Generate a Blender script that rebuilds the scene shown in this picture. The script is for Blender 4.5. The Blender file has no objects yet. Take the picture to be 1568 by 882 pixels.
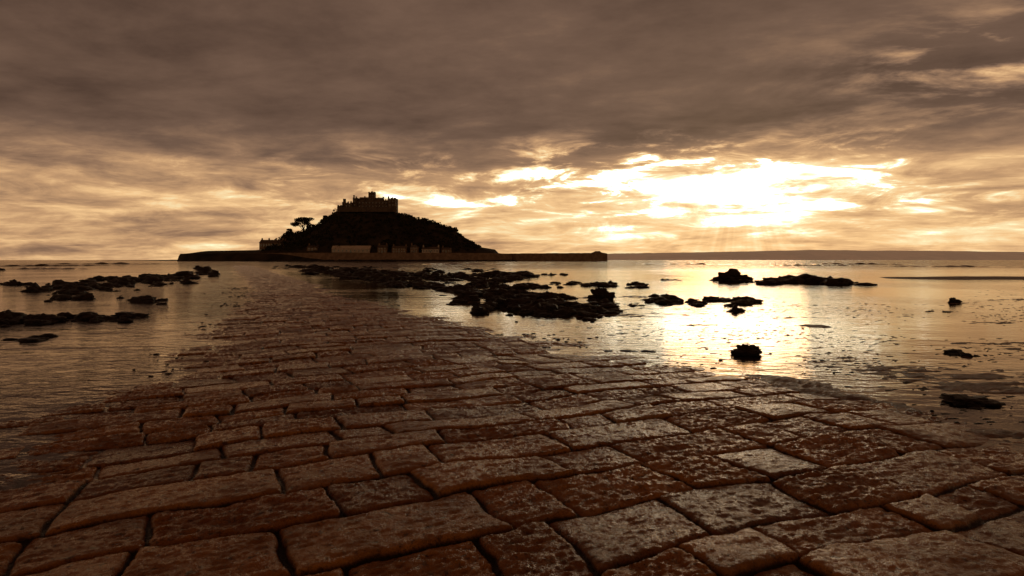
import bpy, bmesh, math, random
import numpy as np
from mathutils import Vector, noise as mn, Matrix
random.seed(7); rng=np.random.default_rng(7)
scene=bpy.context.scene
scene.view_settings.view_transform='Standard'; scene.view_settings.look='None'
scene.view_settings.exposure=0
F=934.0; CX=784.0; HY=398.0; CH=1.2
def gp(px,py):
    y=F*CH/(py-HY); return (px-CX)*y/F, y

# ---------------------------------------------------------------- node helper
class G:
    def __init__(s,nt): s.nt=nt
    def n(s,t,**k):
        nd=s.nt.nodes.new(t)
        for a,b in k.items(): setattr(nd,a,b)
        return nd
    def put(s,inp,v):
        if isinstance(v,bpy.types.NodeSocket): s.nt.links.new(v,inp)
        elif v is not None: inp.default_value=v
    def m(s,op,a,b=None,c=None,clamp=False):
        nd=s.n('ShaderNodeMath',operation=op,use_clamp=clamp)
        s.put(nd.inputs[0],a)
        if b is not None: s.put(nd.inputs[1],b)
        if c is not None: s.put(nd.inputs[2],c)
        return nd.outputs[0]
    def add(s,a,b): return s.m('ADD',a,b)
    def sub(s,a,b): return s.m('SUBTRACT',a,b)
    def mul(s,a,b): return s.m('MULTIPLY',a,b)
    def div(s,a,b): return s.m('DIVIDE',a,b)
    def mx(s,a,b): return s.m('MAXIMUM',a,b)
    def ss(s,v,a,b,lo=0.,hi=1.):
        nd=s.n('ShaderNodeMapRange',interpolation_type='SMOOTHSTEP')
        s.put(nd.inputs[0],v); nd.inputs[1].default_value=a; nd.inputs[2].default_value=b
        nd.inputs[3].default_value=lo; nd.inputs[4].default_value=hi
        return nd.outputs[0]
    def xyz(s,a,b,c):
        nd=s.n('ShaderNodeCombineXYZ'); s.put(nd.inputs[0],a); s.put(nd.inputs[1],b); s.put(nd.inputs[2],c); return nd.outputs[0]
    def sep(s,v):
        nd=s.n('ShaderNodeSeparateXYZ'); s.put(nd.inputs[0],v); return nd.outputs
    def noise(s,v,scale,detail=6,rough=.55,dist=0.,lac=2.):
        nd=s.n('ShaderNodeTexNoise'); s.put(nd.inputs['Vector'],v)
        nd.inputs['Scale'].default_value=scale; nd.inputs['Detail'].default_value=detail
        nd.inputs['Roughness'].default_value=rough; nd.inputs['Distortion'].default_value=dist
        nd.inputs['Lacunarity'].default_value=lac
        return nd.outputs['Fac']
    def ramp(s,v,stops):
        nd=s.n('ShaderNodeValToRGB'); s.put(nd.inputs[0],v); cr=nd.color_ramp
        while len(cr.elements)<len(stops): cr.elements.new(.5)
        for e,(p,c) in zip(cr.elements,stops): e.position=p; e.color=(*c,1)
        return nd.outputs[0]
    def mixc(s,f,a,b,bt='MIX'):
        nd=s.n('ShaderNodeMix',data_type='RGBA',blend_type=bt)
        s.put(nd.inputs[0],f)
        s.put(nd.inputs[6],(*a,1) if isinstance(a,tuple) else a); s.put(nd.inputs[7],(*b,1) if isinstance(b,tuple) else b)
        return nd.outputs[2]
    def gauss(s,a,ca,wa,e,ce,we):
        x_=s.div(s.sub(a,ca),wa); y_=s.div(s.sub(e,ce),we)
        return s.m('EXPONENT',s.mul(s.add(s.mul(x_,x_),s.mul(y_,y_)),-1.))
    def bump(s,h,strength,dist,normal=None):
        nd=s.n('ShaderNodeBump'); s.put(nd.inputs['Height'],h); s.put(nd.inputs['Strength'],strength)
        nd.inputs['Distance'].default_value=dist
        if normal is not None: s.put(nd.inputs['Normal'],normal)
        return nd.outputs[0]

SUN_AZ=math.radians(20.0); SUN_EL=math.radians(6.4)
# ---------------------------------------------------------------- world
w=bpy.data.worlds.new("World"); scene.world=w; w.use_nodes=True
try:
    w.cycles.sampling_method='MANUAL'; w.cycles.sample_map_resolution=512
except Exception: pass
nt=w.node_tree; nt.nodes.clear(); g=G(nt)
tc=g.n('ShaderNodeTexCoord').outputs['Generated']
X,Y,Z=g.sep(tc)
zc=g.mx(Z,0.0)
el=g.mul(g.m('ARCSINE',zc),57.2958)
az=g.mul(g.m('ARCTAN2',X,Y),57.2958)
den=g.add(zc,.11)
P=g.xyz(g.div(X,den),g.div(Y,den),0.)
Px,Py,_=g.sep(P)
Ps=g.xyz(g.mul(g.add(Px,g.mul(Py,.35)),.75),g.mul(Py,1.0),3.1)
n_big=g.noise(Ps,.75,3,.5,.4)
n_mid=g.noise(Ps,2.1,7,.6,.3)
n_fine=g.noise(g.xyz(g.mul(Px,.9),Py,9.),6.5,4,.6)
str_=g.noise(g.xyz(g.mul(az,.055),g.mul(el,.42),2.),1.,5,.6,.5)
str2=g.noise(g.xyz(g.mul(az,.15),g.mul(el,.62),7.),1.,7,.64,.7)
c=lambda n:g.sub(n,.5)
low=g.ss(el,12.5,5.)
base=g.add(.325,g.mul(low,.28))
base=g.add(base,g.mul(g.gauss(az,20.,28.,el,3.,5.5),.13))
base=g.sub(base,g.mul(g.gauss(az,14.,28.,el,12.2,2.8),.08))
base=g.sub(base,g.mul(g.gauss(az,-48.,22.,el,17.,9.),.10))
base=g.sub(base,g.mul(g.ss(el,24.,38.),.17))  # unseen sky above the frame dimmed so the foreground reflects darker
B=g.add(base,g.mul(c(n_big),g.sub(.42,g.mul(low,.12))))
B=g.add(B,g.mul(c(n_mid),g.add(.27,g.mul(low,.13))))
B=g.add(B,g.mul(c(n_fine),.11))
B=g.add(B,g.mul(g.mul(c(str_),low),.60))
B=g.add(B,g.mul(g.mul(c(str2),low),.52))
tilt=g.add(el,g.mul(g.sub(az,20.),.03))
core=g.gauss(az,20.5,8.5,tilt,6.6,2.4)
core2=g.gauss(az,10.,8.,el,8.8,1.9)
wing=g.gauss(az,16.,30.,el,6.8,3.2)
mixn=g.add(g.mul(c(n_mid),1.2),g.mul(c(str2),1.9))
B=g.add(B,g.mul(core,g.add(.50,g.mul(mixn,1.1))))
B=g.add(B,g.mul(core2,g.mx(g.add(.12,g.mul(mixn,1.5)),0.)))
B=g.add(B,g.mul(wing,g.mul(g.mx(mixn,0.),1.5)))
B=g.add(B,g.mul(g.gauss(az,37.,8.,el,14.5,3.),g.mul(g.mx(g.add(c(n_mid),.03),0.),3.4)))
ang=g.m('ARCTAN2',g.sub(az,20.5),g.sub(10.,el))
ray=g.noise(g.xyz(g.mul(ang,6.),0.,0.),1.6,2,.5)
rm=g.mul(g.ss(el,5.0,3.0),g.m('EXPONENT',g.mul(g.mul(ang,ang),-2.4)))
B=g.add(B,g.mul(g.mul(c(ray),rm),.30))
Bc=g.m('MINIMUM',g.mx(B,0.),1.)
col=g.ramp(Bc,[(0.,(.022,.011,.008)),(.2,(.080,.044,.029)),(.33,(.165,.096,.063)),(.45,(.32,.183,.106)),(.57,(.58,.335,.168)),(.70,(.93,.585,.28)),(.82,(1.,.85,.50)),(1.,(1.,.97,.80))])
hot=g.add(1.,g.mul(g.ss(B,.78,1.25),3.8))
tint=g.mixc(g.ss(el,24.,42.),(1.,1.,1.),(1.,.66,.37))  # orange tint added to the unseen upper sky to warm the foreground
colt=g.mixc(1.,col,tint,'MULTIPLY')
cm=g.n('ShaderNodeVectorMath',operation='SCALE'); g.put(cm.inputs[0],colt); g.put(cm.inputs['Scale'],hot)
sky=g.n('ShaderNodeTexSky'); sky.sky_type='NISHITA'; sky.sun_disc=False
sky.sun_elevation=SUN_EL; sky.sun_rotation=SUN_AZ
bg1=g.n('ShaderNodeBackground'); g.put(bg1.inputs[0],sky.outputs[0]); bg1.inputs[1].default_value=.05
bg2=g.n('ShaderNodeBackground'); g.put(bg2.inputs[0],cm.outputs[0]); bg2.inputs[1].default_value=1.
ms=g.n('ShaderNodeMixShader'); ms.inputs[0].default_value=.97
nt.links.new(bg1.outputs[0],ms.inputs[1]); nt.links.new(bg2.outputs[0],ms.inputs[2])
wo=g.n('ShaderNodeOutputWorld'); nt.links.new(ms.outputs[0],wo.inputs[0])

# sun (veiled by cloud)
sd=bpy.data.lights.new("sun","SUN"); sd.energy=.09; sd.angle=math.radians(12); sd.color=(1.,.58,.26)
so=bpy.data.objects.new("sun",sd); scene.collection.objects.link(so)
S=Vector((math.sin(SUN_AZ)*math.cos(SUN_EL),math.cos(SUN_AZ)*math.cos(SUN_EL),math.sin(SUN_EL)))
so.rotation_euler=(-S).to_track_quat('-Z','Y').to_euler()

# camera
cd=bpy.data.cameras.new("camera"); cam=bpy.data.objects.new("camera",cd); scene.collection.objects.link(cam)
cam.location=(0,0,CH); cam.rotation_euler=(math.radians(90),0,0)
cd.sensor_width=36; cd.lens=36*F/1568; cd.shift_y=-(441-HY)/1568; cd.clip_start=.05; cd.clip_end=30000
scene.camera=cam

# ---------------------------------------------------------------- materials
def newmat(name):
    m=bpy.data.materials.new(name); m.use_nodes=True; m.node_tree.nodes.clear()
    g=G(m.node_tree); o=g.n('ShaderNodeOutputMaterial'); return m,g,o
def pbr(g,o,colr,rough,normal=None,spec=.5):
    b=g.n('ShaderNodeBsdfPrincipled')
    g.put(b.inputs['Base Color'],(*colr,1) if isinstance(colr,tuple) else colr)
    g.put(b.inputs['Roughness'],rough); b.inputs['Specular IOR Level'].default_value=spec
    if normal is not None: g.put(b.inputs['Normal'],normal)
    g.nt.links.new(b.outputs[0],o.inputs[0]); return b
def simple(name,c1,c2,scale,rough=.8,bs=.5,bd=.1,spec=.3):
    m,g,o=newmat(name); p=g.n('ShaderNodeNewGeometry').outputs['Position']
    n=g.noise(p,scale,5,.6); n2=g.noise(p,scale*4,4,.6)
    cc=g.mixc(g.ss(n,.35,.65),c1,c2)
    cc=g.mixc(g.ss(n2,.3,.7,.0,.5),cc,tuple(x*.5 for x in c1))
    pbr(g,o,cc,rough,g.bump(g.add(n,g.mul(n2,.4)),bs,bd),spec); return m

m_stone,g,o=newmat("wet_granite")
pos=g.n('ShaderNodeNewGeometry').outputs['Position']
ra=g.n('ShaderNodeAttribute',attribute_name='rnd').outputs['Fac']
ga=g.n('ShaderNodeAttribute',attribute_name='gap').outputs['Fac']
n1=g.noise(pos,2.4,3,.6); n2=g.noise(pos,26.,6,.72); n3=g.noise(pos,130.,3,.65)
cc=g.ramp(ra,[(0.,(.16,.047,.009)),(.3,(.29,.098,.016)),(.6,(.43,.165,.028)),(.8,(.33,.104,.018)),(1.,(.36,.168,.045))])
cc=g.mixc(g.ss(n1,.38,.68,0.,.65),cc,(.14,.046,.011))
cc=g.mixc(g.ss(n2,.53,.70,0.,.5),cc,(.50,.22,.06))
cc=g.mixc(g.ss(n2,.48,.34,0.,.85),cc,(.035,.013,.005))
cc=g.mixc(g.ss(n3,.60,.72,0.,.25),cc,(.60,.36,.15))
cc=g.mixc(g.ss(ga,.02,.75),(.010,.005,.002),cc)
rr=g.add(.13,g.add(g.mul(g.ss(n1,.38,.66),.18),g.mul(g.ss(n2,.4,.7),.24)))
h=g.add(g.mul(n2,1.),g.mul(n3,.26))
b=pbr(g,o,cc,rr,g.bump(h,1.,.026),.45)
b.inputs['Specular Tint'].default_value=(1.,.64,.34,1)  # golden highlight colour put into the specular tint, not the stone's own

m_sand,g,o=newmat("wet_sand")
pos=g.n('ShaderNodeNewGeometry').outputs['Position']
n1=g.noise(pos,1.3,5,.6); n2=g.noise(pos,18.,6,.7)
cc=g.mixc(g.ss(n1,.35,.65),(.10,.042,.015),(.19,.085,.032))
cc=g.mixc(g.ss(n2,.45,.65,0,.8),cc,(.03,.014,.006))
pbr(g,o,cc,g.add(.35,g.mul(n2,.3)),g.bump(g.add(n2,g.mul(n1,.6)),1.,.04),.35)

m_water,g,o=newmat("sea_water")
pos=g.n('ShaderNodeNewGeometry').outputs['Position']
x,y,z=g.sep(pos)
t=g.add(g.mul(g.sub(x,2.1),.908),g.mul(y,.418))
leftm=g.ss(t,1.,-2.5)
farm=g.ss(y,45.,120.)
a_small=g.add(g.mul(leftm,g.ss(y,3.,14.,.28,.85)),.17)
patch=g.ss(g.noise(pos,.16,2,.5),.38,.62,.45,1.4)
r1=g.noise(g.xyz(g.mul(x,.55),g.add(y,g.mul(x,.12)),0.),7.,4,.55,.4)
r2=g.noise(g.xyz(g.mul(x,.5),y,4.),1.7,3,.5,.3)
r3=g.noise(g.xyz(g.mul(x,.25),y,8.),.28,4,.55,.3)
h=g.add(g.mul(g.mul(r1,.036),g.mul(a_small,patch)),g.mul(g.mul(r2,.06),a_small))
h=g.add(h,g.mul(g.mul(r3,.9),farm))
nrm=g.bump(h,1.,1.)
fr=g.n('ShaderNodeFresnel'); fr.inputs[0].default_value=1.33; g.put(fr.inputs['Normal'],nrm)
gl=g.n('ShaderNodeBsdfGlossy'); gl.inputs['Roughness'].default_value=.05; g.put(gl.inputs['Normal'],nrm); gl.inputs[0].default_value=(.95,.85,.74,1)
tr=g.n('ShaderNodeBsdfTransparent'); tr.inputs[0].default_value=(.68,.53,.40,1)
mx=g.n('ShaderNodeMixShader'); g.nt.links.new(fr.outputs[0],mx.inputs[0]); g.nt.links.new(tr.outputs[0],mx.inputs[1]); g.nt.links.new(gl.outputs[0],mx.inputs[2])
g.nt.links.new(mx.outputs[0],o.inputs[0])

m_weed,g,o=newmat("seaweed_rock")
pos=g.n('ShaderNodeNewGeometry').outputs['Position']
n1=g.noise(pos,5.,5,.65); n2=g.noise(pos,30.,5,.7,1.)
cc=g.mixc(g.ss(n1,.35,.65),(.012,.006,.003),(.036,.018,.008))
pbr(g,o,cc,.5,g.bump(g.add(n2,n1),1.,.06),.25)

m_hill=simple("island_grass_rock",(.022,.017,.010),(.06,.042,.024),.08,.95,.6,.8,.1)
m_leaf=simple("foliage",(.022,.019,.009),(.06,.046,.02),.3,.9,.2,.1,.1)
m_bark=simple("bark",(.04,.026,.016),(.07,.045,.028),2.,.9)
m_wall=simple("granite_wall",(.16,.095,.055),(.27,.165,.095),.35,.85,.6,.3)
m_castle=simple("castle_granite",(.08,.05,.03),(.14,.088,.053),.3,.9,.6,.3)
m_white=simple("rendered_wall",(.42,.32,.23),(.55,.43,.31),.5,.8,.2,.05)
m_roof=simple("slate_roof",(.07,.046,.03),(.13,.088,.058),.8,.6,.4,.1)
m_lroof=simple("pale_roof",(.5,.4,.29),(.62,.49,.37),.4,.5,.2,.05)
m_glass,g,o=newmat("window_glass"); pbr(g,o,(.015,.012,.01),.1)

def obj_from(name,verts,faces,mats,smooth=False,mi=None,parent=None):
    me=bpy.data.meshes.new(name); me.from_pydata(verts,[],faces); 
    for m in mats: me.materials.append(m)
    if mi is not None: me.polygons.foreach_set('material_index',mi)
    if smooth: me.polygons.foreach_set('use_smooth',[True]*len(me.polygons))
    me.update(); ob=bpy.data.objects.new(name,me); scene.collection.objects.link(ob)
    if parent: ob.parent=parent
    return ob
def np_mesh(name,co,quads,mat,attrs=None,smooth=True):
    me=bpy.data.meshes.new(name); nv=len(co); nf=len(quads); k=quads.shape[1]
    me.vertices.add(nv); me.vertices.foreach_set('co',co.astype(np.float32).ravel())
    me.loops.add(nf*k); me.loops.foreach_set('vertex_index',quads.astype(np.int32).ravel())
    me.polygons.add(nf); me.polygons.foreach_set('loop_start',(np.arange(nf)*k).astype(np.int32))
    me.polygons.foreach_set('loop_total',np.full(nf,k,dtype=np.int32))
    me.polygons.foreach_set('use_smooth',np.full(nf,smooth))
    me.update(calc_edges=True)
    if attrs:
        for a,v in attrs.items():
            at=me.attributes.new(a,'FLOAT','POINT'); at.data.foreach_set('value',v.astype(np.float32).ravel())
    me.materials.append(mat)
    ob=bpy.data.objects.new(name,me); scene.collection.objects.link(ob); return ob
def gridquads(r,c,off=0):
    i=np.arange(r*c).reshape(r,c)
    return np.stack([i[:-1,:-1],i[:-1,1:],i[1:,1:],i[1:,:-1]],-1).reshape(-1,4)+off

def hsh(a,b,s):
    a=a.astype(np.int64); b=b.astype(np.int64)
    h=(a*374761393+b*668265263+s*1442695041)&0xFFFFFFFF
    h=((h^(h>>13))*1274126177)&0xFFFFFFFF
    h=h^(h>>16); return (h&0xFFFFFF)/float(0xFFFFFF)
def vn(x,y,s=0):
    xi=np.floor(x); yi=np.floor(y); fx=x-xi; fy=y-yi
    fx=fx*fx*fx*(fx*(fx*6-15)+10); fy=fy*fy*fy*(fy*(fy*6-15)+10)
    a=hsh(xi,yi,s); b=hsh(xi+1,yi,s); c_=hsh(xi,yi+1,s); d=hsh(xi+1,yi+1,s)
    return (a*(1-fx)+b*fx)*(1-fy)+(c_*(1-fx)+d*fx)*fy
def fb(x,y,s=0,o=4,r=.5):
    v=0; a=1; t=0
    for i in range(o):
        v=v+a*vn(x*2**i+i*17.3,y*2**i-i*9.1,s+i); t+=a; a*=r
    return v/t-.5
def sm(v,a,b):
    q=np.clip((v-a)/(b-a),0,1); return q*q*(3-2*q)

# ---------------------------------------------------------------- causeway
D=np.array([-.418,.908]); NV=np.array([.908,.418])
def ST(x,y):
    dx=x-2.1; return dx*D[0]+y*D[1], dx*NV[0]+y*NV[1]
rows=[-3.]
r_=random.Random(11)
while rows[-1]<140: rows.append(rows[-1]+r_.uniform(.27,.46))
rows=np.array(rows)
NR=len(rows); cuts=np.full((NR,40),99.); 
for i in range(NR):
    p=-6-r_.random()*.6; j=0
    while p<6.5 and j<40:
        cuts[i,j]=p; j+=1
        p+=r_.choice([.34,.42,.5,.6,.7,.9])*r_.uniform(.85,1.12)
def base_z(s,t):
    cz=np.interp(s,[0,6,9,14,22,30,140],[.078,.070,.055,.042,.036,.034,.032])
    wob=1+.32*fb(s*.45,t*0+(t>0)*9.,6,4,.6)
    zl=np.interp(s,[0,4,6,9,14,22,30,140],[4.3,4.0,3.3,2.45,2.0,1.3,1.2,1.8])*wob
    zr=np.interp(s,[0,4,8,14,22,30,140],[3.0,2.9,2.6,1.75,1.6,1.8,2.2])*wob
    q=np.where(t<0,t/zl,t/zr)
    return cz*(1-np.minimum(q*q,2.6))+.060*fb(s*.45,t*.6,5,4,.55)
def causeway(x,y):
    s,t=ST(x,y)
    sB,tB=s,t
    s=s+.10*fb(t*.9,s*.4,21,2)*2+.024*fb(t*5,s*5,22,2)*2
    t=t+.10*fb(s*.6,t*.8,23,2)*2+.024*fb(s*5,t*5,24,2)*2
    ri=np.clip(np.searchsorted(rows,s)-1,0,NR-2)
    s0=rows[ri]; s1=rows[ri+1]
    sk=(hsh(ri,ri*0,77)-.5)*.35
    tt=t+sk*(s-s0)
    ci=np.zeros(ri.shape,dtype=np.int64)
    for k in range(40): ci+= (cuts[ri,k]<tt)
    ci=np.clip(ci-1,0,38)
    t0=cuts[ri,ci]; t1=cuts[ri,ci+1]
    r1=hsh(ri,ci,1); r2=hsh(ri,ci,2); r3=hsh(ri,ci,3); r4=hsh(ri,ci,4)
    ds=np.minimum(s-s0,s1-s); dt=np.minimum(tt-t0,t1-tt)
    R=.012+.035*r4
    a=np.maximum(R-ds,0); b=np.maximum(R-dt,0)
    d=R-np.sqrt(a*a+b*b)
    d=np.where((a>0)|(b>0),d,np.minimum(ds,dt))
    d=d+.016*fb(s*16,t*16,31,3,.65)
    gw=.001+.009*vn(s*1.3,t*1.3,9)
    top=.86*(1-np.exp(-np.maximum(d-gw,0)/.007))+.14*(1-np.exp(-np.maximum(d-gw,0)/.03))
    inside=sm(d,gw*.2,gw+.009)
    cs=(s-(s0+s1)/2); ct=(tt-(t0+t1)/2)
    ht=(r1-.5)*.018+cs*(r2-.5)*.08+ct*(r3-.5)*.04
    sc_=.4+1.2*r4
    rid=np.abs(fb(sB*11+r1*50,tB*5+r2*50,41,4,.62))
    rough=-.028*rid*sc_+.015*fb(sB*32,tB*15,45,3,.65)*sc_+.006*fb(sB*3+r1*9,tB*3,49,2)
    z=base_z(sB,tB)-.030+.030*top+inside*(ht+rough)
    z=np.where(inside<.5,z+.008*fb(s*9,t*9,48,2),z)
    return z,r3*.6+r1*.4,inside*np.clip(top*1.2,0,1)
cos_=[];qs=[];rn=[];gaA=[];off=0
for (ya,yb,rt,nc) in [(.7,6.,.0035,1500),(6.,20.,.0045,850),(20.,125.,.006,330)]:
    nr=int(math.log(yb/ya)/rt)+1
    yy=ya*(yb/ya)**(np.arange(nr)/(nr-1))
    u=np.linspace(-1,1,nc)
    yg=np.repeat(yy[:,None],nc,1)
    cl=2.1-.46*yy
    xg=cl[:,None]+u[None,:]*4.6+ -.75
    z,r,ga_=causeway(xg,yg)
    _,t=ST(xg,yg)
    z=z-.14*sm(t,3.1,3.6)-.14*sm(-t,3.9,4.5)
    cos_.append(np.stack([xg,yg,z],-1).reshape(-1,3)); qs.append(gridquads(nr,nc,off)); off+=nr*nc
    rn.append(r.ravel()); gaA.append(ga_.ravel())
np_mesh("cobblestone_causeway",np.concatenate(cos_),np.concatenate(qs),m_stone,{'rnd':np.concatenate(rn),'gap':np.concatenate(gaA)})

# ---------------------------------------------------------------- sand bed (one sheet to the horizon)
yy=np.concatenate([[-3000,-600,-100,-20,-5,-1],.5*(60**(np.arange(500)/499.)),30*(500**(np.arange(1,90)/89.))])
u=np.linspace(-1,1,900)
yg=np.repeat(yy[:,None],900,1)
xg=(1.35*np.maximum(yy,0)+7)[:,None]*u[None,:]+np.sign(u)[None,:]*(np.abs(u)>.985)[None,:]*9000
s,t=ST(xg,yg)
bed=-.07-.1*sm(yg,40,200)+.03*fb(xg*.5,yg*.5,60,3)
strip=sm(t,2.2,2.9)*(1-sm(t+.7*fb(s*.8,t*0,64,3),3.1,3.9))*(1-sm(s,5.5,8.5))
bed=bed*(1-strip)+strip*(.006+.085*fb(xg*1.8,yg*1.8,61,4,.6)+.030*fb(xg*12,yg*12,65,3,.6))
pools=sm(t,3.2,4.3)*sm(fb(xg*.25+4,yg*.5,69,4,.6),.01,.12)*(1-sm(yg,18,30))
bed=bed+pools*.068+pools*.034*fb(xg*5,yg*12,70,4,.6)
bar=sm(xg,22,28)*np.exp(-((yg-40)/3.2)**2)
bed=bed+bar*(.20+.1*fb(xg*.3,yg*.3,66,3))
bed=np.where((t<2.2)&(t>-3.6),np.minimum(bed,-.18),bed)
np_mesh("wet_sand",np.stack([xg,yg,bed],-1).reshape(-1,3),gridquads(*xg.shape),m_sand)
L=14000
obj_from("sea_water",[(-L,-L,0),(L,-L,0),(L,L,0),(-L,L,0)],[(0,1,2,3)],[m_water])

# ---------------------------------------------------------------- rocks
def variants(sub,nv):
    out=[]
    for k in range(nv):
        bm=bmesh.new(); bmesh.ops.create_icosphere(bm,subdivisions=sub,radius=1)
        off_=Vector((k*7.3,k*3.1,1.7*k))
        for v in bm.verts:
            d=v.co.normalized()
            r=1+.55*mn.noise(d*1.3+off_)+.40*mn.noise(d*2.9+off_)+.26*mn.noise(d*6.5+off_)+(.16*mn.noise(d*14+off_) if sub>2 else 0)
            v.co=d*r
        bm.verts.ensure_lookup_table()
        out.append((np.array([v.co[:] for v in bm.verts]),np.array([[v.index for v in f.verts] for f in bm.faces]))); bm.free()
    return out
V2=variants(3,10); V3=variants(4,6)
def rocks(name,pl,sy,n,wmin,wmax,hr=.34,seed=0,big=False):
    rd=random.Random(seed); cs=[];fs=[];o_=0
    seg=[math.dist(pl[i],pl[i+1]) for i in range(len(pl)-1)] if len(pl)>1 else [0]
    tot=sum(seg); k=0; tries=0
    while k<n and tries<n*6:
        tries+=1
        if len(pl)==1: px,py=pl[0]
        else:
            q=rd.random()*tot; i=0
            while q>seg[i] and i<len(seg)-1: q-=seg[i]; i+=1
            f=q/max(seg[i],1e-6); px=pl[i][0]*(1-f)+pl[i+1][0]*f; py=pl[i][1]*(1-f)+pl[i+1][1]*f
        e=1.
        if n>3:
            gx=rd.gauss(0,.65); e=math.exp(-gx*gx*.7)
            py+=gx*sy; px+=rd.uniform(-16,16)
        py=max(py,404)
        if n>20:
            x,y=gp(px,py)
            if mn.noise(Vector((px*.035,math.log(y)*9.,seed*.3)))<-.10: continue
        k+=1
        wd=(wmin+(wmax-wmin)*rd.random()**2.)*(.5+.5*e) if n>1 else wmax
        x,y=gp(px,py); sz=wd*y/F/2/1.05
        vs,f_=(V3 if big else V2)[rd.randrange(6 if big else 10)]
        ar=rd.random()*6.28; R=np.array([[math.cos(ar),-math.sin(ar),0],[math.sin(ar),math.cos(ar),0],[0,0,1]])
        v=vs@R.T; hz=sz*hr*2*rd.uniform(.5,1.3)
        v=v*np.array([sz*1.1,sz*rd.uniform(.7,1.1),hz])+np.array([x,y,hz*rd.uniform(-.2,.25) if n>1 else hz*.2])
        cs.append(v); fs.append(f_+o_); o_+=len(v)
    return np_mesh(name,np.concatenate(cs),np.concatenate(fs),m_weed)
R="seaweed_covered_rocks"; Bn="boulder"
G_=[(R,[(60,446),(150,441),(230,434),(322,418)],7,130,8,38,.22),
(R,[(130,430),(220,428),(310,421)],3.5,50,6,28,.22),
(R,[(75,459),(130,457)],2,14,12,32,.22),(R,[(185,461),(250,464)],2.5,16,14,38,.26),
(R,[(-30,500),(40,491),(110,489)],7,34,14,46,.28),(R,[(130,491),(205,487)],5,18,16,50,.28),
(R,[(-20,524),(75,519)],3,16,14,42,.15),(R,[(-60,413),(20,414)],1.5,10,10,24,.2),
(R,[(-10,486),(20,484)],2.5,6,18,30,.35),(R,[(0,436),(70,437)],2,16,6,22,.2),
(R,[(430,409),(560,412)],1.6,50,5,18,.22),(R,[(480,416),(640,424),(800,424)],5,240,8,32,.22),
(R,[(540,426),(620,436),(700,442),(760,430)],5,130,6,32,.22),
(R,[(690,450),(760,464),(830,476),(930,474)],11,270,8,42,.24),
(R,[(700,447),(760,452),(840,462),(870,468)],8,120,8,36,.26),
(R,[(740,441),(880,438),(985,438)],3.5,90,6,28,.2),(Bn,[(921,458)],0,1,28,30,.32),
(R,[(1000,459),(1060,463),(1150,463)],4.5,80,6,34,.22),(Bn,[(1127,477)],0,1,18,22,.34),
(Bn,[(1122,430)],0,1,46,48,.24),(Bn,[(1140,432)],0,1,22,24,.25),
(R,[(1165,434),(1220,433),(1270,433),(1312,436)],2,40,10,50,.22),
(Bn,[(1462,464)],0,1,13,15,.35),(Bn,[(1144,543)],0,1,35,36,.28),
(R,[(1446,541),(1478,543),(1515,547)],1.5,12,8,38,.2),(Bn,[(1484,617)],0,1,58,58,.14),
(R,[(1410,475),(1450,478)],1,8,4,12,.12),(R,[(1020,429),(1042,429)],1,8,6,14,.16),
(R,[(838,421),(856,421)],1,7,8,14,.3),(R,[(945,537),(985,538)],1,5,14,28,.08),
(R,[(1180,470),(1240,468)],1,10,4,9,.1),(R,[(930,465),(990,470)],3,14,5,12,.12),
(R,[(560,410),(760,414)],1.5,34,5,14,.16)]
for i,(n_,pl,sy,n,a,b,hr) in enumerate(G_): rocks(n_,pl,sy,n,a,b,hr,i+3,big=(n_==Bn))
# drifting weed scraps and silt-bound pebbles beside the paving
cs=[];fs=[];o_=0
rd=random.Random(5); vs2,f2=variants(1,1)[0]
cl_=[(rd.uniform(900,1600),rd.choice([rd.gauss(515,14),rd.gauss(478,12),rd.uniform(440,640)])) for _ in range(44)]
for k in range(1000):
    c0=cl_[rd.randrange(44)]
    px=rd.gauss(c0[0],40); py=rd.gauss(c0[1],4+(c0[1]-398)*.03)
    if py<418: continue
    x,y=gp(px,py); s_,t_=ST(x,y)
    if t_<2.3: continue
    sz=rd.uniform(.004,.018)*(1+y/22)
    v=vs2*np.array([sz*rd.uniform(1,3.5),sz*rd.uniform(.5,1.2),.003+sz*.08])+np.array([x,y,.001]); cs.append(v); fs.append(f2+o_); o_+=len(v)
for k in range(1300):
    s_=rd.uniform(.5,30); side=rd.choice((-1,1,1)); t_=side*(np.interp(s_,[0,8,14,22,30],[2.9,2.5,1.9,1.5,1.5])+rd.gauss(0,.35))
    if side<0 and s_<8: continue
    if mn.noise(Vector((s_*.5,side*5.,0)))<0: continue
    x=2.1+D[0]*s_+NV[0]*t_; y=D[1]*s_+NV[1]*t_; sz=rd.uniform(.005,.017)*(1+s_/22)
    v=vs2*np.array([sz*rd.uniform(.8,2.2),sz*rd.uniform(.7,1.2),sz*.35])+np.array([x,y,.004]); cs.append(v); fs.append(f2+o_); o_+=len(v)
np_mesh("seaweed_scraps",np.concatenate(cs),np.concatenate(fs),m_weed)

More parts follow.
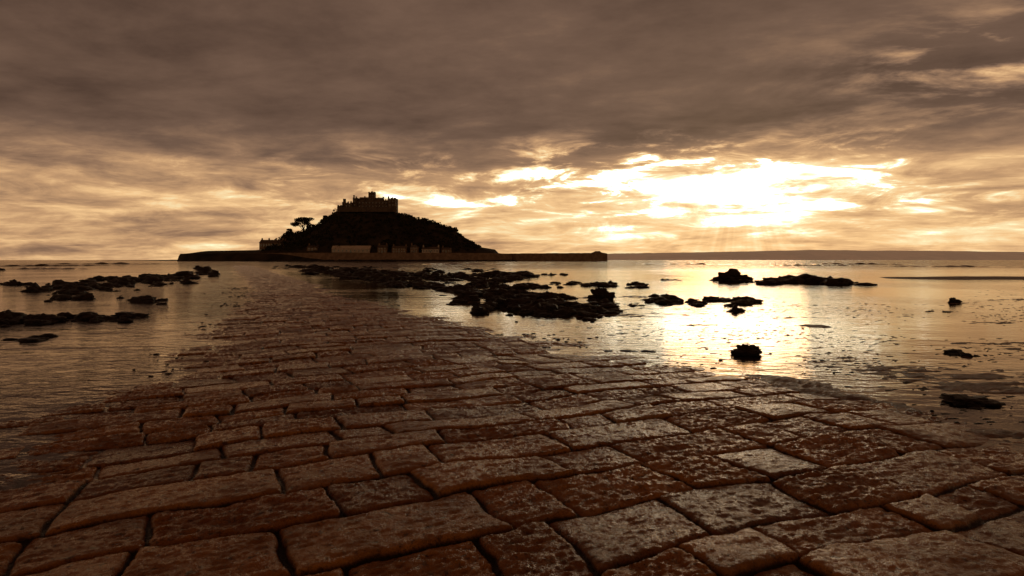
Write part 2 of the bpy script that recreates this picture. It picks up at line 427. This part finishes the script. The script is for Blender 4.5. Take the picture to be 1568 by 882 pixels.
# ---------------------------------------------------------------- island
K=600/F
def IX(px): return (px-CX)*K
def IZ(py): return (HY-py)*K+CH
prof=[(284,397.5),(292,392),(305,388),(325,384),(398,383),(430,381),(438,371),(446,362),(470,356),(486,350),(500,339),(510,330),(520,323),(532,319),(560,318),(600,320),(610,326),(632,334),(655,338),(680,346),(698,351),(704,362),(713,367),(728,377),(758,382),(764,388),(784,392),(796,398.5)]
pxs=[p[0] for p in prof]; pzs=[IZ(p[1]) for p in prof]
nx,ny=420,180
xs=np.linspace(IX(284),IX(796),nx); ys=np.linspace(-90,90,ny)
xg,yg=np.meshgrid(xs,ys)
pr=np.interp(xg,[IX(p) for p in pxs],pzs)
ue=np.clip((xg-(xs[0]+xs[-1])/2)/((xs[-1]-xs[0])/2),-1,1)
ell=np.maximum(np.sqrt(1-np.abs(ue)**2.6),.06)
q=np.abs(yg/(88*ell))
basez=np.minimum(pr,7.0)*(1-sm(q,.82,1.))
fh=(1-np.clip(q/.78,0,1)**1.7)
zz=basez+(pr-np.minimum(pr,7.0))*fh*1.0
ex=np.clip((pr-10)/20,0,1)
zz+= (fb(xg*.06,yg*.06,80,4)*7+fb(xg*.25,yg*.25,84,3)*2.5)*ex*(q>.10)*fh
zz-= 1.2*sm(q,.9,1.)
def hillz(x,y):
    i=int(np.clip((x-xs[0])/(xs[1]-xs[0]),0,nx-1)); j=int(np.clip((y-600-ys[0])/(ys[1]-ys[0]),0,ny-1)); return float(zz[j,i])
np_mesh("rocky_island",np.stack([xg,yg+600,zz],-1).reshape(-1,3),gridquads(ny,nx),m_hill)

def leaves(cs,fs,cx,cy,cz,rx,ry,rz,n,sz,rd,o_):
    for k in range(n):
        d=Vector((rd.gauss(0,1),rd.gauss(0,1),rd.gauss(0,1))).normalized()*(rd.random()**.4)
        p=Vector((cx+d.x*rx,cy+d.y*ry,cz+d.z*rz))
        a=Vector((rd.uniform(-1,1),rd.uniform(-1,1),rd.uniform(-1,1))).normalized(); b=a.cross(Vector((rd.uniform(-1,1),rd.uniform(-1,1),rd.uniform(-1,1)))).normalized()
        s_=sz*rd.uniform(.5,1.2)
        cs+= [p+a*s_,p+b*s_,p-a*s_,p-b*s_]; fs.append((o_,o_+1,o_+2,o_+3)); o_+=4
    return o_
cs=[];fs=[];o_=0; rd=random.Random(3)
for k in range(1500):
    px=rd.uniform(436,735); x=IX(px); y=600+rd.uniform(-70,30)
    if 524<px<612 and abs(y-600)<26: continue
    z=hillz(x,y)
    if z<9: continue
    r=rd.uniform(1.2,3.0)*(1.15 if px<525 else .68)
    o_=leaves(cs,fs,x,y,z+r*.3,r*1.2,r*1.2,r,26,.75,rd,o_)
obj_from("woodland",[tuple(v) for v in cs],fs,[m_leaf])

def tree(name,px,pyb,pyt,wpx,y=590,flat=True,seed=1):
    rd=random.Random(seed); k=y/F; x=(px-CX)*k; zb=(HY-pyb)*k+CH; zt=(HY-pyt)*k+CH; H=zt-zb; W=wpx*k/2
    cs=[];fs=[];mi=[];o_=0
    def limb(p0,p1,r0,r1):
        nonlocal o_
        ax=(p1-p0).normalized(); u_=ax.orthogonal().normalized(); v_=ax.cross(u_)
        for p,r in ((p0,r0),(p1,r1)):
            for i in range(7):
                a=i/7*6.283; cs.append(p+u_*math.cos(a)*r+v_*math.sin(a)*r)
        for i in range(7):
            fs.append((o_+i,o_+(i+1)%7,o_+7+(i+1)%7,o_+7+i)); mi.append(0)
        o_+=14
    b=Vector((x,y,zb-2)); c1=Vector((x+.3,y,zb+H*.35)); c2=Vector((x-.2,y,zb+H*.6))
    limb(b,c1,.85,.7); limb(c1,c2,.7,.45)
    for i in range(13):
        a=i/13*6.28+rd.random()*.5; rr=W*rd.uniform(.25,.85); hz=zb+H*(rd.uniform(.55,.93) if flat else rd.uniform(.4,.85))
        e=Vector((x+math.cos(a)*rr,y+math.sin(a)*rr,hz)); limb(c1.lerp(c2,rd.random()),e,.3,.1)
        n0=len(fs); o_=leaves(cs,fs,e.x,e.y,e.z,W*.36,W*.36,H*(.08 if flat else .16),190,.5,rd,o_); mi+= [1]*(len(fs)-n0)
    e=Vector((x,y,zt-H*.08)); limb(c2,e,.3,.1)
    n0=len(fs); o_=leaves(cs,fs,e.x,e.y,e.z,W*.5,W*.5,H*.08,260,.5,rd,o_); mi+=[1]*(len(fs)-n0)
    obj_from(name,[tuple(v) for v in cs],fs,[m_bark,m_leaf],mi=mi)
tree("pine_tree",464,366,332,34,seed=4)
tree("pine_tree",443,371,350,16,flat=False,seed=9)
tree("broadleaf_tree",478,366,343,18,y=585,flat=False,seed=12)
tree("broadleaf_tree",498,345,330,15,y=596,flat=False,seed=15)
tree("broadleaf_tree",595,392,366,20,y=540,flat=False,seed=17)
tree("broadleaf_tree",655,392,372,20,y=540,flat=False,seed=18)

# ---- buildings
class MB:
    def __init__(s): s.v=[];s.f=[];s.m=[]
    def box(s,x0,x1,y0,y1,z0,z1,m=0):
        o=len(s.v); s.v+=[(x0,y0,z0),(x1,y0,z0),(x1,y1,z0),(x0,y1,z0),(x0,y0,z1),(x1,y0,z1),(x1,y1,z1),(x0,y1,z1)]
        for f in ((0,3,2,1),(4,5,6,7),(0,1,5,4),(1,2,6,5),(2,3,7,6),(3,0,4,7)): s.f.append(tuple(o+i for i in f)); s.m.append(m)
    def gable(s,x0,x1,y0,y1,z,h,m=1,ov=.3):
        x0-=ov;x1+=ov;y0-=ov;y1+=ov; ym=(y0+y1)/2; o=len(s.v)
        s.v+=[(x0,y0,z),(x1,y0,z),(x1,y1,z),(x0,y1,z),(x0,ym,z+h),(x1,ym,z+h)]
        for f in ((0,1,5,4),(2,3,4,5),(0,4,3),(1,2,5),(0,3,2,1)): s.f.append(tuple(o+i for i in f)); s.m.append(m)
    def gablex(s,x0,x1,y0,y1,z,h,m=1,ov=.3):
        x0-=ov;x1+=ov;y0-=ov;y1+=ov; xm=(x0+x1)/2; o=len(s.v)
        s.v+=[(x0,y0,z),(x1,y0,z),(x1,y1,z),(x0,y1,z),(xm,y0,z+h),(xm,y1,z+h)]
        for f in ((0,4,5,3),(1,2,5,4),(0,1,4),(2,3,5),(0,3,2,1)): s.f.append(tuple(o+i for i in f)); s.m.append(m)
    def cren(s,x0,x1,y0,y1,z,w=1.1,h=1.2,m=0):
        n=max(2,int((x1-x0)/(2*w)));st=(x1-x0)/(n-.5)
        for i in range(n):
            for (a,b) in ((y0,y0+.5),(y1-.5,y1)): s.box(x0+i*st,x0+i*st+st*.5,a,b,z,z+h,m)
        n=max(2,int((y1-y0)/(2*w)));st=(y1-y0)/(n+.5)
        for i in range(n):
            for (a,b) in ((x0,x0+.5),(x1-.5,x1)): s.box(a,b,y0+(i+.5)*st,y0+(i+1)*st,z,z+h,m)
    def wins(s,x0,x1,yf,z,n,w=.9,h=1.4,m=2):
        for i in range(n):
            c_=x0+(i+.5)*(x1-x0)/n
            s.box(c_-w/2-.15,c_+w/2+.15,yf-.10,yf+.2,z-.15,z+h+.15,3)
            s.box(c_-w/2,c_+w/2,yf-.14,yf+.1,z,z+h,m)
    def make(s,name,mats,parent=None): return obj_from(name,s.v,s.f,mats,mi=s.m,parent=parent)
e=bpy.data.objects.new("castle",None); scene.collection.objects.link(e); 
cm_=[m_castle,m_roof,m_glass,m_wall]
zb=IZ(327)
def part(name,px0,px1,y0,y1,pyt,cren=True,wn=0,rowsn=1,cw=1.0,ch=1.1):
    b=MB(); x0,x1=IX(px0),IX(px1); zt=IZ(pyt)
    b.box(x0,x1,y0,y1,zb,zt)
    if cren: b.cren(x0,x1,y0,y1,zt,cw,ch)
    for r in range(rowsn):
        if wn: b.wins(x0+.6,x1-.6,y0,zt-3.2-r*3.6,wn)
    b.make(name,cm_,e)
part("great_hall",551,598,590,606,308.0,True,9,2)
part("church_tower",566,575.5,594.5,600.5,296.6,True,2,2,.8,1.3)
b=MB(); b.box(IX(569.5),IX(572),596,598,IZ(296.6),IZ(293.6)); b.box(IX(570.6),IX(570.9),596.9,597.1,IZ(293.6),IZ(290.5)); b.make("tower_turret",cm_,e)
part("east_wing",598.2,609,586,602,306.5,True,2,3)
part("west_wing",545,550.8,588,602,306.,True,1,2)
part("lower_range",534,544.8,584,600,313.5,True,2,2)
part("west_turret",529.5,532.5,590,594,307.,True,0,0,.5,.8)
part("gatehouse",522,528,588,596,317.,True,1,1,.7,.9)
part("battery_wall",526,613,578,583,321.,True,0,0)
b=MB()
for (p,t_,w_) in [(527.5,311,1.2),(536,310.,1.),(540,309.,.8),(544.5,300.5,1.4),(548,302.5,1.),(556,304,1.3),(561,302.2,1.2),(582,304.,1.3),(589,303,1.5),(597,302,1.6),(603,303.5,1.2),(607,304.,1.)]:
    b.box(IX(p-w_/2),IX(p+w_/2),593,595,zb+2,IZ(t_)); b.box(IX(p-w_/2)-.2,IX(p+w_/2)+.2,592.8,595.2,IZ(t_),IZ(t_)+.35)
b.make("chimneys",cm_,e)
b=MB(); b.box(IX(553),IX(565),592,601,zb,IZ(306)); b.gable(IX(553),IX(565),592,601,IZ(306),2.2); b.box(IX(577),IX(588),592,600,zb,IZ(306.5)); b.gable(IX(577),IX(588),592,600,IZ(306.5),2.); b.make("chapel_roofs",cm_,e)

def house(name,px0,px1,yf,dep,pyb,pyw,pyr,nw,fl=2,walls=None,chim=2,roof=None,gx=False):
    k=yf/F; b=MB(); x0,x1=(px0-CX)*k,(px1-CX)*k; z0=(HY-pyb)*k+CH; zw=(HY-pyw)*k+CH; zr=(HY-pyr)*k+CH
    b.box(x0,x1,yf,yf+dep,z0-2,zw)
    (b.gablex if gx else b.gable)(x0,x1,yf,yf+dep,zw,zr-zw)
    fh=(zw-z0)/fl
    for r in range(fl): b.wins(x0+.4,x1-.4,yf,z0+fh*r+fh*.3,nw,.9,fh*.45)
    b.box((x0+x1)/2-.5,(x0+x1)/2+.5,yf-.2,yf+.1,z0,z0+2.1,2)
    for i in range(chim):
        cx=x0+.8+(x1-x0-1.6)*(i/max(1,chim-1)); b.box(cx-.5,cx+.5,yf+dep/2-.6,yf+dep/2+.6,zw,zr+1.3)
        for q_ in (-.25,.25): b.box(cx+q_-.13,cx+q_+.13,yf+dep/2-.13,yf+dep/2+.13,zr+1.3,zr+1.8)
    b.make(name,[walls or m_wall,roof or m_roof,m_glass,m_white])
house("stone_house",397,432,548,9,387,372,367,8,2,chim=4)
house("stone_house",433,462,552,9,387,373,368,6,2,chim=3)
house("boathouse",508,566,532,8,387,381,376,9,1,walls=m_white,roof=m_lroof,chim=0)
house("cottage",578,592,531,8,387,379,375,3,2)
house("cottage",600,622,531,8,387,380,376.5,5,2,chim=2)
house("cottage",628,640,531,8,387,378.5,374.5,3,2,gx=True,chim=1)
house("cottage",646,672,532,8,387,381.5,378,6,1,walls=m_white,chim=2)
house("cottage",676,690,534,8,387,382,379,3,1,chim=1)
house("cottage",470,486,534,8,387,379,375,3,2,chim=1)
def wall(name,pts,thick,mat):
    vs=[];fs=[]
    N=[]
    for i in range(len(pts)-1):
        a,b_=pts[i],pts[i+1]; n=max(2,int(abs(b_[0]-a[0])/3))
        for j in range(n): f=j/n; N.append(tuple(a[k]*(1-f)+b_[k]*f for k in range(3)))
    N.append(pts[-1])
    for i,(px,y,pt) in enumerate(N):
        k=y/F; x=(px-CX)*k; zt=(HY-pt)*k+CH+random.uniform(-.12,.12)
        vs+=[(x,y-1.2,-1.),(x,y,zt),(x,y+.0,zt+.9),(x,y+.7,zt+.9),(x,y+.7,zt),(x,y+thick,zt),(x,y+thick+1,-1.)]
    for i in range(len(N)-1):
        o=i*7
        for k in range(6): fs.append((o+k,o+7+k,o+8+k,o+k+1))
    o=(len(N)-1)*7
    fs.append(tuple(range(6,-1,-1))); fs.append(tuple(range(o,o+7)))
    return obj_from(name,vs,fs,[mat])
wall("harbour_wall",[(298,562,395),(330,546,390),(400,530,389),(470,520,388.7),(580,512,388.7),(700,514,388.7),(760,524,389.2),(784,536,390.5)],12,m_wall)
wall("harbour_pier",[(770,545,389.8),(850,528,389.2),(905,520,389),(912,518,386.2),(918,517.5,386.),(921,517,388),(930,516,390)],9,m_wall)
cs=[];fs=[];o_=0; rd=random.Random(8)
for k in range(420):
    px=rd.uniform(290,790); y=np.interp(px,[290,400,480,700,790],[552,522,510,506,526])+rd.uniform(-8,4)
    x=(px-CX)*y/F; sz=rd.uniform(.8,2.4); vs,f_=V2[rd.randrange(10)]
    v=vs*np.array([sz*1.4,sz,sz*.5])+np.array([x,y,.1]); cs.append(v); fs.append(f_+o_); o_+=len(v)
np_mesh("shore_rocks",np.concatenate(cs),np.concatenate(fs),m_hill)

# ---------------------------------------------------------------- distant land
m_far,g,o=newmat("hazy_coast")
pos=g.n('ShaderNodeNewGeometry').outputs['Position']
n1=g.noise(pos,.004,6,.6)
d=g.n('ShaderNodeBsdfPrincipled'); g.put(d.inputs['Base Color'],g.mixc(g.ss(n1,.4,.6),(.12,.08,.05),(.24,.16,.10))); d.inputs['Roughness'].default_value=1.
d.inputs['Emission Color'].default_value=(.62,.35,.20,1); d.inputs['Emission Strength'].default_value=.26  # emission stands in for aerial haze; the hills themselves do not glow
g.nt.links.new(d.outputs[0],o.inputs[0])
def coast(name,y,px0,px1,fn,dep,mat):
    n=500; k=y/F
    ps=np.linspace(px0,px1,n); xx=(ps-CX)*k; top=np.array([max(.5,(HY-fn(p))*k) for p in ps])
    rr=np.linspace(0,1,14); yg=y+rr[:,None]*dep+np.zeros((1,n)); xg=xx[None,:]+np.zeros((14,1))
    zz=top[None,:]*np.sin(np.clip(rr*1.6,0,1)*math.pi/2)[:,None]**.8-2*(rr==0)[:,None]
    np_mesh(name,np.stack([xg,yg,zz],-1).reshape(-1,3),gridquads(14,n),mat)
def f1(p):
    q=np.array([p*.02]); v=float(fb(q,q*0,90,4)[0]); v2=float(vn(np.array([p*.6]),q*0,95)[0])
    return np.interp(p,[925,960,1100,1210,1290,1400,1568,2000],[388,385.8,384.4,382.,380.4,381,382.5,388])+v*1.6+v2*.7
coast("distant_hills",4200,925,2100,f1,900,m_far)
m_far2=simple("far_shore",(.05,.035,.022),(.09,.06,.04),.02,1.)
coast("distant_shore",900,150,320,lambda p: np.interp(p,[150,200,260,320],[398.2,397.,396.2,394.5])+float(vn(np.array([p*.5]),np.array([0.]),96)[0])*.8,60,m_far2)

def surf(name,pl,hgt,seed):
    n=90; vs=[];fs=[]
    for i in range(n):
        f=i/(n-1); px=pl[0][0]*(1-f)+pl[1][0]*f; py=pl[0][1]*(1-f)+pl[1][1]*f
        x,y=gp(px,py); a=math.sin(math.pi*f)**.5*(.4+.9*abs(mn.noise(Vector((f*9,seed,0)))*2))*hgt
        for (dy,dz) in ((-1.6,-.02),(-.5,a*.75),(0,a),(.35,a*.8),(1.8,-.02)): vs.append((x,y+dy+mn.noise(Vector((f*14,seed,3)))*1.2,dz))
    for i in range(n-1):
        for k in range(4): fs.append((i*5+k,(i+1)*5+k,(i+1)*5+k+1,i*5+k+1))
    obj_from(name,vs,fs,[m_water],smooth=True)
for i,(pl,h_) in enumerate([(((1180,406.5),(1330,407)),.35),(((1235,404.6),(1400,405)),.4),(((960,404.5),(1150,405)),.3),(((1340,408),(1570,409)),.22),(((-40,408),(170,406.5)),.3),(((20,404.5),(290,404.2)),.35),(((-60,411.5),(140,412)),.2),(((560,404.6),(900,405)),.22)]):
    surf("breaking_wave",pl,h_,i+1)
